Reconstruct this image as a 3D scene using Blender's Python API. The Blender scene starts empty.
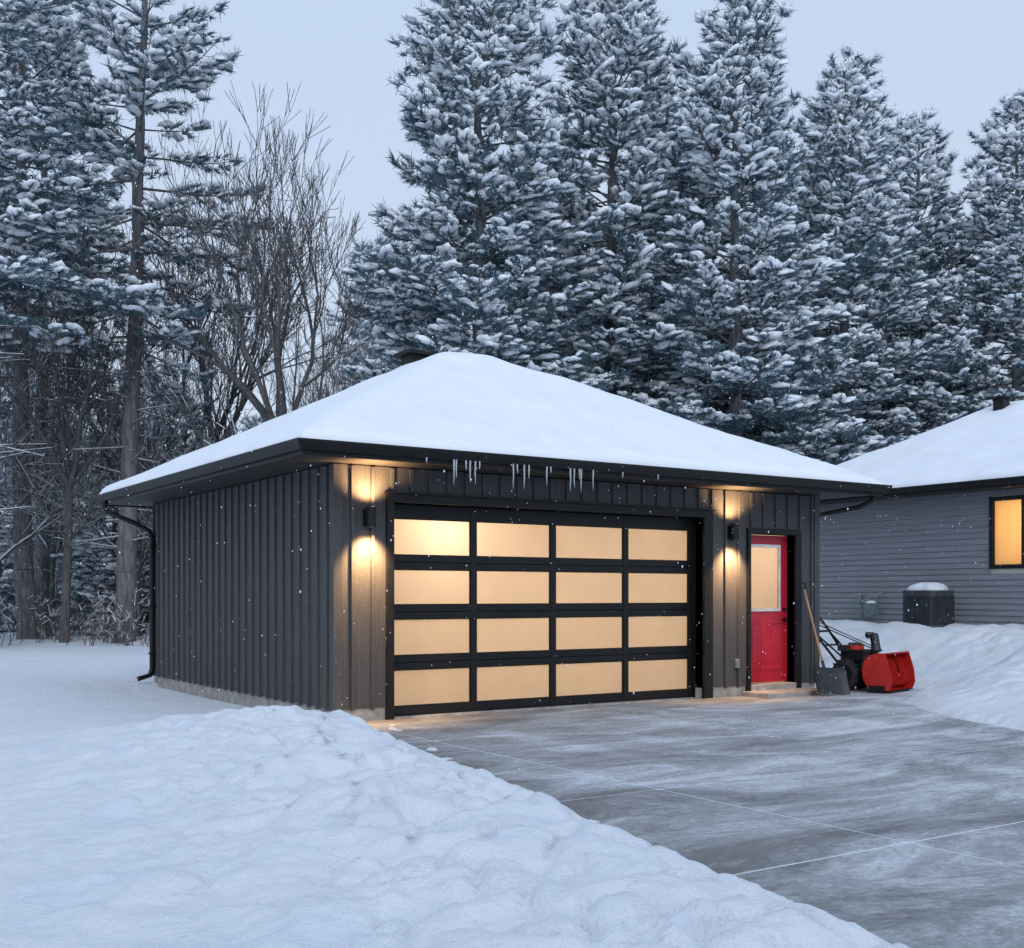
import bpy, bmesh, math, random
import numpy as np
from mathutils import Vector, Matrix
random.seed(7); np.random.seed(7)
S=bpy.context.scene
COL=S.collection
S.view_settings.view_transform='Standard'; S.view_settings.look='None'; S.view_settings.exposure=0

# ------------------------------------------------------------ materials
def newmat(name):
    m=bpy.data.materials.new(name); m.use_nodes=True
    nt=m.node_tree; b=nt.nodes['Principled BSDF']
    return m,nt,b
def N(nt,t,**k):
    n=nt.nodes.new(t)
    for a,v in k.items(): setattr(n,a,v)
    return n
def coords(nt,scale=(1,1,1)):
    tc=N(nt,'ShaderNodeTexCoord'); mp=N(nt,'ShaderNodeMapping'); mp.inputs['Scale'].default_value=scale
    nt.links.new(tc.outputs['Object'],mp.inputs[0]); return mp.outputs[0]
def noise(nt,vec,scale,detail=4,rough=.55,dist=0):
    n=N(nt,'ShaderNodeTexNoise'); n.inputs['Scale'].default_value=scale; n.inputs['Detail'].default_value=detail; n.inputs['Roughness'].default_value=rough; n.inputs['Distortion'].default_value=dist
    nt.links.new(vec,n.inputs['Vector']); return n.outputs['Fac']
def ramp(nt,fac,stops):
    r=N(nt,'ShaderNodeValToRGB'); e=r.color_ramp.elements
    while len(e)<len(stops): e.new(.5)
    for el,(p,c) in zip(e,stops):
        el.position=p; el.color=(c[0],c[1],c[2],1) if hasattr(c,'__len__') else (c,c,c,1)
    nt.links.new(fac,r.inputs[0]); return r.outputs[0]
def bump(nt,b,h,strength,dist):
    n=N(nt,'ShaderNodeBump'); n.inputs['Strength'].default_value=strength; n.inputs['Distance'].default_value=dist
    nt.links.new(h,n.inputs['Height']); nt.links.new(n.outputs[0],b.inputs['Normal']); return n
def simple(name,c,rough=.6,metal=0,var=.25,scale=6,stretch=(1,1,1),bs=0,bd=.01,det=3):
    m,nt,b=newmat(name); v=coords(nt,stretch); f=noise(nt,v,scale,det)
    lo=[x*(1-var) for x in c]; hi=[min(1,x*(1+var)) for x in c]
    nt.links.new(ramp(nt,f,[(.3,lo),(.7,hi)]),b.inputs['Base Color'])
    b.inputs['Roughness'].default_value=rough; b.inputs['Metallic'].default_value=metal
    if bs: bump(nt,b,f,bs,bd)
    return m
def cheap(name,lo,hi,scale=1.2):
    m=bpy.data.materials.new(name); m.use_nodes=True; nt=m.node_tree; nt.nodes.remove(nt.nodes['Principled BSDF'])
    d=N(nt,'ShaderNodeBsdfDiffuse'); v=coords(nt); f=noise(nt,v,scale,1)
    nt.links.new(ramp(nt,f,[(.3,lo),(.7,hi)]),d.inputs[0]); nt.links.new(d.outputs[0],nt.nodes['Material Output'].inputs[0]); return m
def mixc(nt,fac,a,bb):
    n=N(nt,'ShaderNodeMix'); n.data_type='RGBA'
    nt.links.new(fac,n.inputs[0])
    for s,i in ((a,6),(bb,7)):
        if hasattr(s,'__len__'): n.inputs[i].default_value=(*s,1)
        else: nt.links.new(s,n.inputs[i])
    return n.outputs[2]
def math_(nt,op,a,b_,c_=None):
    n=N(nt,'ShaderNodeMath'); n.operation=op
    for i,s in enumerate((a,b_,c_)):
        if s is None: continue
        if isinstance(s,(int,float)): n.inputs[i].default_value=s
        else: nt.links.new(s,n.inputs[i])
    return n.outputs[0]

def mk_snow():
    m,nt,b=newmat('snow'); v=coords(nt)
    f1=noise(nt,v,1.3,2,.6); f2=noise(nt,v,13,6,.74)
    nt.links.new(ramp(nt,f1,[(.3,(.80,.85,.92)),(.7,(.88,.91,.95))]),b.inputs['Base Color'])
    b.inputs['Roughness'].default_value=.75; b.inputs['Specular IOR Level'].default_value=.2
    bump(nt,b,f2,.9,.045)
    return m
SNOW=mk_snow()
SNOWT=cheap('tree_snow',(.84,.88,.94),(.91,.94,.97))
SNOWR=simple('roof_snow',(.86,.89,.94),.75,0,.03,2,(1,1,1),.2,.02)

def mk_siding():
    m,nt,b=newmat('charcoal_siding'); v=coords(nt,(9,9,.6)); f=noise(nt,v,3,8,.65)
    v2=coords(nt); g=noise(nt,v2,.9,4)
    c=ramp(nt,f,[(.25,(.044,.045,.049)),(.6,(.070,.071,.075)),(.8,(.108,.108,.112))])
    c=mixc(nt,math_(nt,'MULTIPLY',g,.35),c,(.046,.048,.052))
    sp=noise(nt,v2,38,2,.5); sp=ramp(nt,sp,[(.69,0.),(.75,1.)])
    c=mixc(nt,math_(nt,'MULTIPLY',sp,.32),c,(.6,.65,.7))
    nt.links.new(c,b.inputs['Base Color']); b.inputs['Roughness'].default_value=.72
    bump(nt,b,f,.4,.012); return m
SIDING=mk_siding()
BLACK=simple('black_metal',(.0085,.009,.010),.5,0,.3,8,(1,1,1),.05,.004)
BLACK.node_tree.nodes['Principled BSDF'].inputs['Specular IOR Level'].default_value=.3
SOFFIT=simple('dark_soffit',(.028,.026,.025),.65,0,.2,5,(1,14,1))
GREYSID=simple('grey_lap_siding',(.22,.235,.26),.7,0,.14,3,(.4,.4,8))
CONC=simple('foundation_concrete',(.34,.32,.30),.85,0,.3,7,(1,1,1),.3,.01)
SHINGLE=simple('asphalt_shingle',(.035,.036,.04),.9,0,.3,9)
RED=simple('red_painted_door',(.46,.012,.028),.38,0,.12,5)
REDM=simple('red_enamel',(.52,.022,.018),.35,0,.15,9)
WOOD=simple('handle_wood',(.38,.24,.13),.6,0,.25,12,(1,1,.2))
RUBBER=simple('rubber',(.02,.02,.021),.85)
PLASTIC=simple('black_plastic',(.025,.027,.031),.5)
STEEL=simple('steel',(.35,.36,.38),.35,.9,.15)
GREYP=simple('grey_paint',(.19,.21,.22),.5)
GREEN=simple('meter_paint',(.13,.20,.20),.5)
ALU=simple('grey_enclosure',(.045,.052,.062),.5)
PLASTER=simple('interior_plaster',(.75,.70,.62),.85,0,.05)
BARK=simple('pine_bark',(.15,.148,.155),.95,0,.5,3,(4,4,.7),.6,.05)
BARKD=simple('hardwood_bark',(.105,.10,.102),.95,0,.4,3,(4,4,.7))
BRUSH=cheap('brush_twigs',(.12,.10,.098),(.18,.16,.155))
NEEDLE=cheap('pine_needles',(.075,.130,.165),(.135,.205,.240))  # needle colour lifted towards blue, with air haze painted in
NEEDLEF=cheap('hazed_needles',(.26,.34,.41),(.36,.44,.51))  # distant needles paler and bluer: atmospheric haze put into the colour
BARKF=cheap('hazed_bark',(.29,.32,.36),(.38,.41,.45))  # distant bark paled the same way, haze painted into the colour

def mk_pane(name,col):
    m,nt,b=newmat(name); out=nt.nodes['Material Output']
    tr=N(nt,'ShaderNodeBsdfTranslucent')
    v=coords(nt); f=noise(nt,v,2.2,3)
    b.inputs['Base Color'].default_value=(.45,.42,.38,1); b.inputs['Roughness'].default_value=.35
    nt.links.new(ramp(nt,f,[(.2,tuple(x*.9 for x in col)),(.8,col)]),tr.inputs[0])
    mx=N(nt,'ShaderNodeMixShader'); mx.inputs[0].default_value=.22
    nt.links.new(tr.outputs[0],mx.inputs[1]); nt.links.new(b.outputs[0],mx.inputs[2]); nt.links.new(mx.outputs[0],out.inputs[0])
    return m
PANE=mk_pane('frosted_glass',(.92,.86,.77))
CURTAIN=mk_pane('curtained_glass',(.9,.75,.5))
def mk_emit(name,c,s):
    m,nt,b=newmat(name); b.inputs['Emission Color'].default_value=(*c,1); b.inputs['Emission Strength'].default_value=s; return m
LAMP=mk_emit('lamp_glow',(1,.62,.28),12)
ICE,nt_,b_=newmat('ice'); b_.inputs['Base Color'].default_value=(.75,.82,.88,1); b_.inputs['Roughness'].default_value=.12; b_.inputs['Transmission Weight'].default_value=.5; b_.inputs['IOR'].default_value=1.31

def mk_drive():
    m,nt,b=newmat('driveway_concrete'); v=coords(nt)
    base=noise(nt,v,.8,6,.6); fine=noise(nt,v,45,4,.6)
    c=ramp(nt,base,[(.3,(.110,.112,.115)),(.55,(.160,.161,.163)),(.75,(.215,.214,.214))])
    c=mixc(nt,math_(nt,'MULTIPLY',fine,.4),c,(.25,.25,.25))
    mp=N(nt,'ShaderNodeMapping'); mp.inputs['Rotation'].default_value=(0,0,math.radians(22)); mp.inputs['Scale'].default_value=(.34,1.0,1)
    tc=N(nt,'ShaderNodeTexCoord'); nt.links.new(tc.outputs['Object'],mp.inputs[0])
    big=noise(nt,mp.outputs[0],1.35,10,.78,.8); big2=noise(nt,v,.36,3,.5); gr=noise(nt,v,18,6,.8)
    mp2=N(nt,'ShaderNodeMapping'); mp2.inputs['Rotation'].default_value=(0,0,math.radians(-6)); mp2.inputs['Scale'].default_value=(1.3,.10,1); nt.links.new(tc.outputs['Object'],mp2.inputs[0])
    lanes=noise(nt,mp2.outputs[0],1.0,3,.5)
    sp=N(nt,'ShaderNodeSeparateXYZ'); nt.links.new(tc.outputs['Object'],sp.inputs[0])
    dx=math_(nt,'MULTIPLY',sp.outputs[0],.008)
    door=N(nt,'ShaderNodeMapRange'); nt.links.new(sp.outputs[1],door.inputs[0]); door.inputs[1].default_value=-2.0; door.inputs[2].default_value=-.3; door.inputs[3].default_value=0; door.inputs[4].default_value=-.05
    s=math_(nt,'ADD',math_(nt,'ADD',math_(nt,'MULTIPLY',big,.62),math_(nt,'MULTIPLY',big2,.11)),math_(nt,'MULTIPLY',gr,.29))
    s=math_(nt,'ADD',s,math_(nt,'MULTIPLY',lanes,.14))
    s=math_(nt,'ADD',math_(nt,'ADD',s,dx),door.outputs[0])
    k=ramp(nt,s,[(.50,0.),(.60,.33),(.68,.78),(.75,1.)])
    c=mixc(nt,math_(nt,'MULTIPLY',k,.86),c,(.80,.84,.90))
    nt.links.new(c,b.inputs['Base Color'])
    nt.links.new(ramp(nt,math_(nt,'ADD',math_(nt,'MULTIPLY',k,.6),math_(nt,'MULTIPLY',base,.5)),[(.2,.62),(.7,.95)]),b.inputs['Roughness'])
    b.inputs['Specular IOR Level'].default_value=.25
    bump(nt,b,math_(nt,'ADD',fine,math_(nt,'MULTIPLY',k,1.6)),.4,.012)
    return m
DRIVE=mk_drive()

# ------------------------------------------------------------ mesh helpers
def empty(name,loc=(0,0,0),rz=0):
    e=bpy.data.objects.new(name,None); COL.objects.link(e); e.location=loc; e.rotation_euler=(0,0,rz); e.empty_display_size=.3; return e
def attach(o,parent,world=True):
    if parent is not None:
        o.parent=parent
        if world: o.matrix_parent_inverse=Matrix.Translation(-Vector(parent.location))
class MB:
    def __init__(s): s.v=[];s.f=[];s.m=[];s.sm=[]
    def add(s,vs,fs,m=0,smooth=False):
        o=len(s.v); s.v+= [tuple(p) for p in vs]
        for f in fs: s.f.append([i+o for i in f]); s.m.append(m); s.sm.append(smooth)
    def box(s,x0,x1,y0,y1,z0,z1,m=0):
        s.add([(x0,y0,z0),(x1,y0,z0),(x1,y1,z0),(x0,y1,z0),(x0,y0,z1),(x1,y0,z1),(x1,y1,z1),(x0,y1,z1)],
              [(0,3,2,1),(4,5,6,7),(0,1,5,4),(1,2,6,5),(2,3,7,6),(3,0,4,7)],m)
    def tube(s,pts,r,m=0,n=10,cap=True):
        pts=[Vector(p) for p in pts]; rs=r if hasattr(r,'__len__') else [r]*len(pts)
        vs=[];fs=[]
        up=Vector((0,0,1)); d0=(pts[1]-pts[0]).normalized()
        if abs(d0.z)>.9: up=Vector((1,0,0))
        a=d0.cross(up).normalized()
        for i,p in enumerate(pts):
            if i==0:d=pts[1]-pts[0]
            elif i==len(pts)-1:d=pts[-1]-pts[-2]
            else:d=(pts[i+1]-pts[i]).normalized()+(pts[i]-pts[i-1]).normalized()
            d.normalize(); a=(a-d*a.dot(d)).normalized(); b=d.cross(a)
            for k in range(n):
                t=2*math.pi*k/n; vs.append(p+(a*math.cos(t)+b*math.sin(t))*rs[i])
        for i in range(len(pts)-1):
            for k in range(n):
                k2=(k+1)%n; fs.append((i*n+k,i*n+k2,(i+1)*n+k2,(i+1)*n+k))
        s.add(vs,fs,m,True)
        if cap:
            s.add(vs[:n],[tuple(range(n))[::-1]],m); s.add(vs[-n:],[tuple(range(n))],m)
    def obj(s,name,mats,parent=None,world=True,bevel=0):
        me=bpy.data.meshes.new(name); me.from_pydata(s.v,[],s.f)
        for mt in mats: me.materials.append(mt)
        me.polygons.foreach_set('material_index',s.m); me.polygons.foreach_set('use_smooth',s.sm); me.update()
        o=bpy.data.objects.new(name,me); COL.objects.link(o); attach(o,parent,world)
        if bevel:
            b=o.modifiers.new('b','BEVEL'); b.width=bevel; b.segments=2; b.limit_method='ANGLE'; b.angle_limit=math.radians(50)
        return o
def trimesh(name,V,F,M=None,mats=(),smooth=None):
    me=bpy.data.meshes.new(name); k=F.shape[1]
    me.vertices.add(len(V)); me.vertices.foreach_set('co',np.ascontiguousarray(V,dtype=np.float32).ravel())
    me.loops.add(F.size); me.loops.foreach_set('vertex_index',np.ascontiguousarray(F,dtype=np.int32).ravel())
    me.polygons.add(len(F)); me.polygons.foreach_set('loop_start',np.arange(0,F.size,k,dtype=np.int32))
    for mt in mats: me.materials.append(mt)
    if M is not None: me.polygons.foreach_set('material_index',M.astype(np.int32))
    if smooth is not None: me.polygons.foreach_set('use_smooth',smooth)
    me.update(calc_edges=True); me.validate(); return me

_P=np.random.RandomState(3).rand(256,256)
def vn(x,y,s=0):
    x=np.asarray(x)+s*17.3; y=np.asarray(y)+s*9.7
    xi=np.floor(x).astype(int); yi=np.floor(y).astype(int); fx=x-xi; fy=y-yi
    fx=fx*fx*(3-2*fx); fy=fy*fy*(3-2*fy)
    g=lambda a,b:_P[a&255,b&255]
    return (g(xi,yi)*(1-fx)+g(xi+1,yi)*fx)*(1-fy)+(g(xi,yi+1)*(1-fx)+g(xi+1,yi+1)*fx)*fy
def fbm(x,y,o=4,s=0):
    a=0;w=.5;t=0
    for i in range(o): a=a+w*vn(x*2**i,y*2**i,s+i); t+=w; w*=.5
    return a/t-.5
def sst(a,b,x):
    t=np.clip((x-a)/(b-a),0,1); return t*t*(3-2*t)

# ------------------------------------------------------------ ground
def H(x,y):
    XE=np.interp(y,[-40,-12,-9,-6,-3.3,-.6,0,.05],[-2.9,-2.25,-1.75,-1.1,-.5,.25,.3,.08])
    XR=np.interp(y,[-40,-8,-5.6,-3,-1.7,-1.0,.6,1.5,7.3],[4.6,5.0,5.5,6.6,8.0,9.6,9.7,8.05,8.05])
    en=np.where(y<-.1,.30*fbm(x*1.9,y*1.9,4,5)+.14*fbm(x*7,y*7,2,6),0)
    d1=XE-x+en; d2=x-XR+np.where(y<.6,.5*fbm(x*1.1,y*1.1,4,8)+.15*fbm(x*6,y*6,2,9),0)
    m=np.maximum(np.maximum(sst(0,.35,d1),sst(0,.6,d2)),sst(7.0,7.25,y))
    field=.02+.10*sst(.1,3,-x)+.08*fbm(x/5,y/5,3,2)+.02*fbm(x/.8,y/.8,3,4)
    field=np.where(x>4,.06+.10*fbm(x/4,y/4,3,2)+.03*fbm(x/.8,y/.8,3,4),field)
    far=np.hypot(x-2,y+2); field=field+.5*fbm(x/22,y/22,2,11)*sst(20,60,far)
    chr_=np.abs(fbm(x/.4,y/.4,2,33))
    right=sst(0,4.0,d2)*(x>4)*(.42+.30*fbm(x/1.7,y/1.7,3,14)+.16*fbm(x/.45,y/.45,3,15)+.07*sst(0,.14,chr_)*(1-sst(2.5,5,d2)))+sst(10.3,13.4,x)*.42
    right=right*np.where(y>12,.6,1)
    hb=np.interp(y,[-40,-12,-9,-6,-3.5,-2,-1.0,-.3,0],[.22,.24,.27,.31,.33,.30,.17,.04,0])
    prof=sst(0,1.0,d1)*(1-.85*sst(1.3,4.6,d1))
    bm=prof*np.where(hb>0,hb/.33,0)
    lumps=.19*fbm(x/.9,y/.9,3,21)+.13*fbm(x/.32,y/.32,2,25)+.075*fbm(x/.13,y/.13,2,28)
    ch=np.abs(fbm(x/.26,y/.26,2,31)); chunk=.07*sst(.0,.12,ch)*(1-.6*sst(1.2,3.2,d1))
    bank=hb*prof+bm*(lumps+chunk-.035)
    h=-.06*(1-m)+m*(field+right)+bank*sst(0,.25,d1)
    h=h+.018*fbm(x/.2,y/.2,2,41)*m
    cr=sst(.24,.36,fbm(x/.16,y/.16,1,61))*sst(-.45,-.02,d1)*(d1<.1)*(y<-.6)*(x<4)
    return h+cr*.085
def geo(a,b,s0,g):
    out=[];x=a;s=s0;sg=1 if b>a else -1
    while (x-b)*sg<0: out.append(x); x+=sg*s; s*=g
    out.append(b); return np.array(out)
xs=np.concatenate([geo(-7,-420,.06,1.09)[::-1][:-1],np.arange(-7,1,.034),np.arange(1,14,.07),np.arange(14,45,.35),geo(45,420,.5,1.15)])
ys=np.concatenate([geo(-12.6,-300,.06,1.12)[::-1][:-1],np.arange(-12.6,.4,.036),np.arange(.4,8,.1),np.arange(8,48,.4),geo(48,420,.6,1.15)])
X,Y=np.meshgrid(xs,ys); Z=H(X,Y)
nx,ny=len(xs),len(ys); idx=np.arange(nx*ny).reshape(ny,nx)
F=np.stack([idx[:-1,:-1],idx[:-1,1:],idx[1:,1:],idx[1:,:-1]],-1).reshape(-1,4)
me=trimesh('snow_ground',np.stack([X,Y,Z],-1).reshape(-1,3),F,None,[SNOW],np.ones(len(F),bool))
g=bpy.data.objects.new('snow_ground',me); COL.objects.link(g)
def h1(x,y): return float(H(np.array([x]),np.array([y]))[0])

dw=MB()
gx=[-2.9,.15,3.3,6.45,9.9]; gy=[-26,-21,-16.5,-12.6,-10.2,-7.9,-5.6,-3.2,-.02]
for i in range(len(gx)-1):
    for j in range(len(gy)-1):
        dw.box(gx[i]+.015,gx[i+1]-.015,gy[j]+.015,gy[j+1]-.015,-.12,0,0)
dw.box(-2.9,9.9,-26,-.02,-.14,-.0055,1)
dw.obj('driveway',[DRIVE,SNOW],bevel=.004)

# ------------------------------------------------------------ garage
G=empty('detached_garage',(4.1,3.65,0))
W,D,HT=8.2,7.3,3.04
mb=MB()
mb.box(0,.76,0,.15,.15,HT); mb.box(.76,5.8,0,.15,2.62,HT); mb.box(5.8,6.74,0,.15,.15,HT)
mb.box(6.74,7.7,0,.15,2.42,HT); mb.box(7.7,W,0,.15,.15,HT)
mb.box(0,.15,.15,D-.15,.15,HT); mb.box(W-.15,W,.15,D-.15,.15,HT); mb.box(0,W,D-.15,D,.15,HT)
mb.obj('walls',[SIDING],G)
bt=MB()
def batt(x,z0,z1,side=0,dd=.032,w=.022):
    if side==0: bt.box(x-w,x+w,-dd,.004,z0,z1)
    elif side==1: bt.box(-dd,.004,x-w,x+w,z0,z1)
    elif side==2: bt.box(W-.004,W+dd,x-w,x+w,z0,z1)
    else: bt.box(x-w,x+w,D-.004,D+dd,z0,z1)
x=.22
while x<W-.05:
    if x<.62 or 5.99<x<6.6 or x>7.85: batt(x,.13,HT-.01)
    elif .62<=x<5.99: batt(x,2.76,HT-.01)
    else: batt(x,2.53,HT-.01)
    x+=.262
y=.2
while y<D-.05:
    batt(y,.13,HT-.01,side=1); batt(y,.13,HT-.01,side=2); y+=.27
x=.2
while x<W: batt(x,.13,HT-.01,side=3); x+=.3
bt.obj('battens',[SIDING],G,bevel=.003)
cb=MB()
for (a,b,c,d) in ((-.036,.075,-.036,.0),(-.036,.0,.0,.075),(W-.075,W+.036,-.036,.0),(W,W+.036,.0,.075)): cb.box(a,b,c,d,.13,HT-.003)
cb.obj('corner_boards',[SIDING],G,bevel=.003)
fd=MB()
fd.box(.02,.77,.02,.14,-.4,.15);fd.box(5.79,6.74,.02,.14,-.4,.15);fd.box(7.7,W-.02,.02,.14,-.4,.15);fd.box(.02,.14,.14,D-.02,-.4,.15);fd.box(W-.14,W-.02,.14,D-.02,-.4,.15);fd.box(.14,W-.14,D-.14,D-.02,-.4,.15)
fd.obj('foundation',[CONC],G)
fl=MB(); fl.box(.2,8,.18,7.1,-.05,.002,0); fl.obj('floor_slab',[CONC],G)
li=MB()
li.box(.16,.20,.3,7.1,.01,2.95); li.box(8.0,8.04,.3,7.1,.01,2.95); li.box(.16,8.04,7.1,7.14,.01,2.95); li.box(.16,8.04,.16,7.14,2.95,2.99)
li.obj('interior_lining',[PLASTER],G)
tr=MB()
tr.box(.665,.76,-.045,.28,0,2.62); tr.box(5.8,5.87,-.045,.28,0,2.62); tr.box(5.87,5.97,-.044,.012,0,2.72)
tr.box(.665,5.87,-.046,.28,2.62,2.72)
tr.box(.64,6.0,-.07,-.0,2.72,2.74)
tr.box(.60,5.96,.281,.31,2.50,2.80); tr.box(.60,.80,.281,.31,0,2.50); tr.box(5.76,5.96,.281,.31,0,2.50)  # unseen strips behind the door, added to block light leaking from inside
tr.box(6.68,6.74,-.045,.2,.02,2.42); tr.box(7.7,7.82,-.045,.2,.02,2.42); tr.box(6.68,7.82,-.046,.2,2.42,2.50)
tr.obj('door_trim',[BLACK],G,bevel=.004)
gd=MB(); cs=[(.84,2.0),(2.09,3.255),(3.345,4.51),(4.60,5.73)]
zs=[(.121,.576),(.749,1.204),(1.377,1.82),(1.993,2.448)]
y0,y1=.22,.265
st=[.765,.84,2.0,2.09,3.255,3.345,4.51,4.60,5.73,5.798]
for i in range(0,10,2): gd.box(st[i],st[i+1],y0-.004,y1,.015,2.618)
rails=[(.018,.121),(.576,.6585),(.6665,.749),(1.204,1.286),(1.294,1.377),(1.82,1.902),(1.910,1.993),(2.448,2.617)]
for (a,b) in rails:
    for (c,d) in cs: gd.box(c-.001,d+.001,y0,y1-.003,a,b)
for zz in (.6,1.23,1.85): gd.box(.765,5.798,y1,y1+.006,zz,zz+.12)
for (a,b) in zs:
    for (c,d) in cs:
        gd.box(c,c+.012,y0+.012,y0+.03,a,b);gd.box(d-.012,d,y0+.012,y0+.03,a,b)
        gd.box(c+.012,d-.012,y0+.012,y0+.03,a,a+.012);gd.box(c+.012,d-.012,y0+.012,y0+.03,b-.012,b)
gd.box(.765,5.798,y0+.01,y1,0,.015,1)
gd.obj('overhead_door_frame',[BLACK,RUBBER],G,bevel=.003)
pn=MB()
for (a,b) in zs:
    for (c,d) in cs: pn.add([(c-.01,y0+.024,a-.01),(d+.01,y0+.024,a-.01),(d+.01,y0+.024,b+.01),(c-.01,y0+.024,b+.01)],[(0,1,2,3)])
pn.obj('overhead_door_panes',[PANE],G)
sd=MB()
a0,a1,zb,zt=6.75,7.69,.17,2.41
yd=.13
sd.box(a0,a1,yd,yd+.045,zb,1.28,0); sd.box(a0,a1,yd,yd+.045,2.24,zt,0); sd.box(a0,6.87,yd,yd+.045,1.28,2.24,0); sd.box(7.50,a1,yd,yd+.045,1.28,2.24,0)
for (p,q) in ((6.86,7.17),(7.26,7.57)):
    sd.box(p,q,yd-.010,yd+.002,.36,.40,0);sd.box(p,q,yd-.010,yd+.002,1.06,1.10,0);sd.box(p,p+.035,yd-.010,yd+.002,.40,1.06,0);sd.box(q-.035,q,yd-.010,yd+.002,.40,1.06,0)
    sd.box(p+.07,q-.07,yd-.008,yd+.002,.47,.99,0)
sd.box(6.84,6.885,yd-.015,yd+.0,1.25,2.27,1);sd.box(7.485,7.53,yd-.015,yd,1.25,2.27,1);sd.box(6.885,7.485,yd-.015,yd,1.25,1.295,1);sd.box(6.885,7.485,yd-.015,yd,2.225,2.27,1)
sd.obj('service_door',[RED,simple('door_lite_frame',(.66,.65,.63),.5)],G,bevel=.003)
p=MB(); p.add([(6.87,yd+.02,1.28),(7.50,yd+.02,1.28),(7.50,yd+.02,2.24),(6.87,yd+.02,2.24)],[(0,1,2,3)]); p.obj('service_door_glass',[PANE],G)
hn=MB(); hn.tube([(7.62,yd,1.12),(7.62,yd-.06,1.12)],.028,0); hn.tube([(7.62,yd-.055,1.12),(7.52,yd-.06,1.12)],.011,0); hn.tube([(7.62,yd,1.28),(7.62,yd-.03,1.28)],.03,0); hn.obj('door_handle',[BLACK],G)
sl=MB(); sl.box(6.74,7.70,-.05,.2,.0,.155); sl.box(6.55,7.95,-.55,-.05,-.02,.07); sl.obj('door_step',[CONC],G,bevel=.008)
ot=MB(); ot.box(6.42,6.50,-.05,0,.42,.55); ot.obj('outlet_box',[GREYP],G,bevel=.008)

def hiproof(parent,x0,x1,y0,y1,oh,ze,slope,snow_t,gutter=True):
    X0,X1,Y0,Y1=x0-oh,x1+oh,y0-oh,y1+oh
    s=MB(); zf=ze-.16
    s.box(X0,X1,Y0,y0+.02,zf+.012,zf+.04); s.box(X0,X1,y1-.02,Y1,zf+.012,zf+.04); s.box(X0,x0+.02,y0+.02,y1-.02,zf+.012,zf+.04); s.box(x1-.02,X1,y0+.02,y1-.02,zf+.012,zf+.04)
    s.obj('soffit',[SOFFIT],parent)
    f=MB(); t=.025
    f.box(X0-t,X1+t,Y0-t,Y0,zf-.01,ze); f.box(X0-t,X1+t,Y1,Y1+t,zf-.01,ze); f.box(X0-t,X0,Y0,Y1,zf-.01,ze); f.box(X1,X1+t,Y0,Y1,zf-.01,ze)
    f.obj('fascia',[BLACK],parent,bevel=.003)
    if gutter:
        gm=MB()
        prof=[(0.0,.0),(.0,-.115),(.055,-.115),(.085,-.06),(.10,-.02),(.10,.0),(.088,.0),(.085,-.02),(.05,-.10),(.012,-.10),(.012,0)]
        n=len(prof)
        ring=[]
        for (o,z) in prof:
            o+=t+.001
            ring.append([(X0-o,Y0-o,ze+z-.005),(X1+o,Y0-o,ze+z-.005),(X1+o,Y1+o,ze+z-.005),(X0-o,Y1+o,ze+z-.005)])
        vs=[p for r in ring for p in r]; fs=[]
        for i in range(n):
            j=(i+1)%n
            for k in range(4):
                k2=(k+1)%4; fs.append((i*4+k,i*4+k2,j*4+k2,j*4+k))
        gm.add(vs,fs); gm.obj('gutter',[BLACK],parent)
    w=min(X1-X0,Y1-Y0)/2; zr=ze+slope*w
    r=MB()
    if X1-X0>Y1-Y0: R=[(X0+w,(Y0+Y1)/2,zr),(X1-w,(Y0+Y1)/2,zr)]; fs=[(0,1,5,4),(1,2,5),(2,3,4,5),(3,0,4)]
    else: R=[((X0+X1)/2,Y0+w,zr),((X0+X1)/2,Y1-w,zr)]; fs=[(0,1,4),(1,2,5,4),(2,3,5),(3,0,4,5)]
    r.add([(X0,Y0,ze+.001),(X1,Y0,ze+.001),(X1,Y1,ze+.001),(X0,Y1,ze+.001)]+R,fs); r.obj('roof_shingles',[SHINGLE],parent)
    def ax(a,b):
        e=np.array([0,.004,.012,.03,.06,.1,.15,.22,.3]); mid=np.arange(.4,(b-a)-.4,.1)
        return np.concatenate([a+e,a+mid,(b-e)[::-1]])
    ex=.045
    gx_=ax(X0-ex,X1+ex); gy_=ax(Y0-ex,Y1+ex); XX,YY=np.meshgrid(gx_,gy_)
    ds=np.stack([XX-X0+ex,X1+ex-XX,YY-Y0+ex,Y1+ex-YY]); k=9.
    sm=-np.log(np.exp(-k*ds).sum(0))/k; hard=ds.min(0)
    e=np.clip(hard,0,1)
    bl=sst(.3,1.2,hard); dist=hard*(1-bl)+np.maximum(sm,0)*bl
    ZZ=ze+slope*(dist-ex)+snow_t*np.sqrt(np.clip(1-(1-np.clip(e/.12,0,1))**2,0,1))*(1+.9*fbm(XX/1.6,YY/1.6,3,52)+.25*fbm(XX/.35,YY/.35,2,58))+.012*fbm(XX/.9,YY/.9,3,55)*sst(0,.5,hard)-.012
    nyy,nxx=ZZ.shape; ii=np.arange(nxx*nyy).reshape(nyy,nxx)
    F=np.stack([ii[:-1,:-1],ii[:-1,1:],ii[1:,1:],ii[1:,:-1]],-1).reshape(-1,4)
    m_=trimesh('roof_snow_blanket',np.stack([XX,YY,ZZ],-1).reshape(-1,3),F,None,[SNOWR],np.ones(len(F),bool))
    o=bpy.data.objects.new('roof_snow',m_); COL.objects.link(o); attach(o,parent)
hiproof(G,0,W,0,D,.68,3.20,.5,.13)
v=MB(); v.box(3.26,3.62,4.15,4.5,4.95,5.43); v.box(3.17,3.71,4.06,4.59,5.43,5.49); v.obj('roof_vent',[BLACK],G,bevel=.01)
ds=MB()
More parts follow.
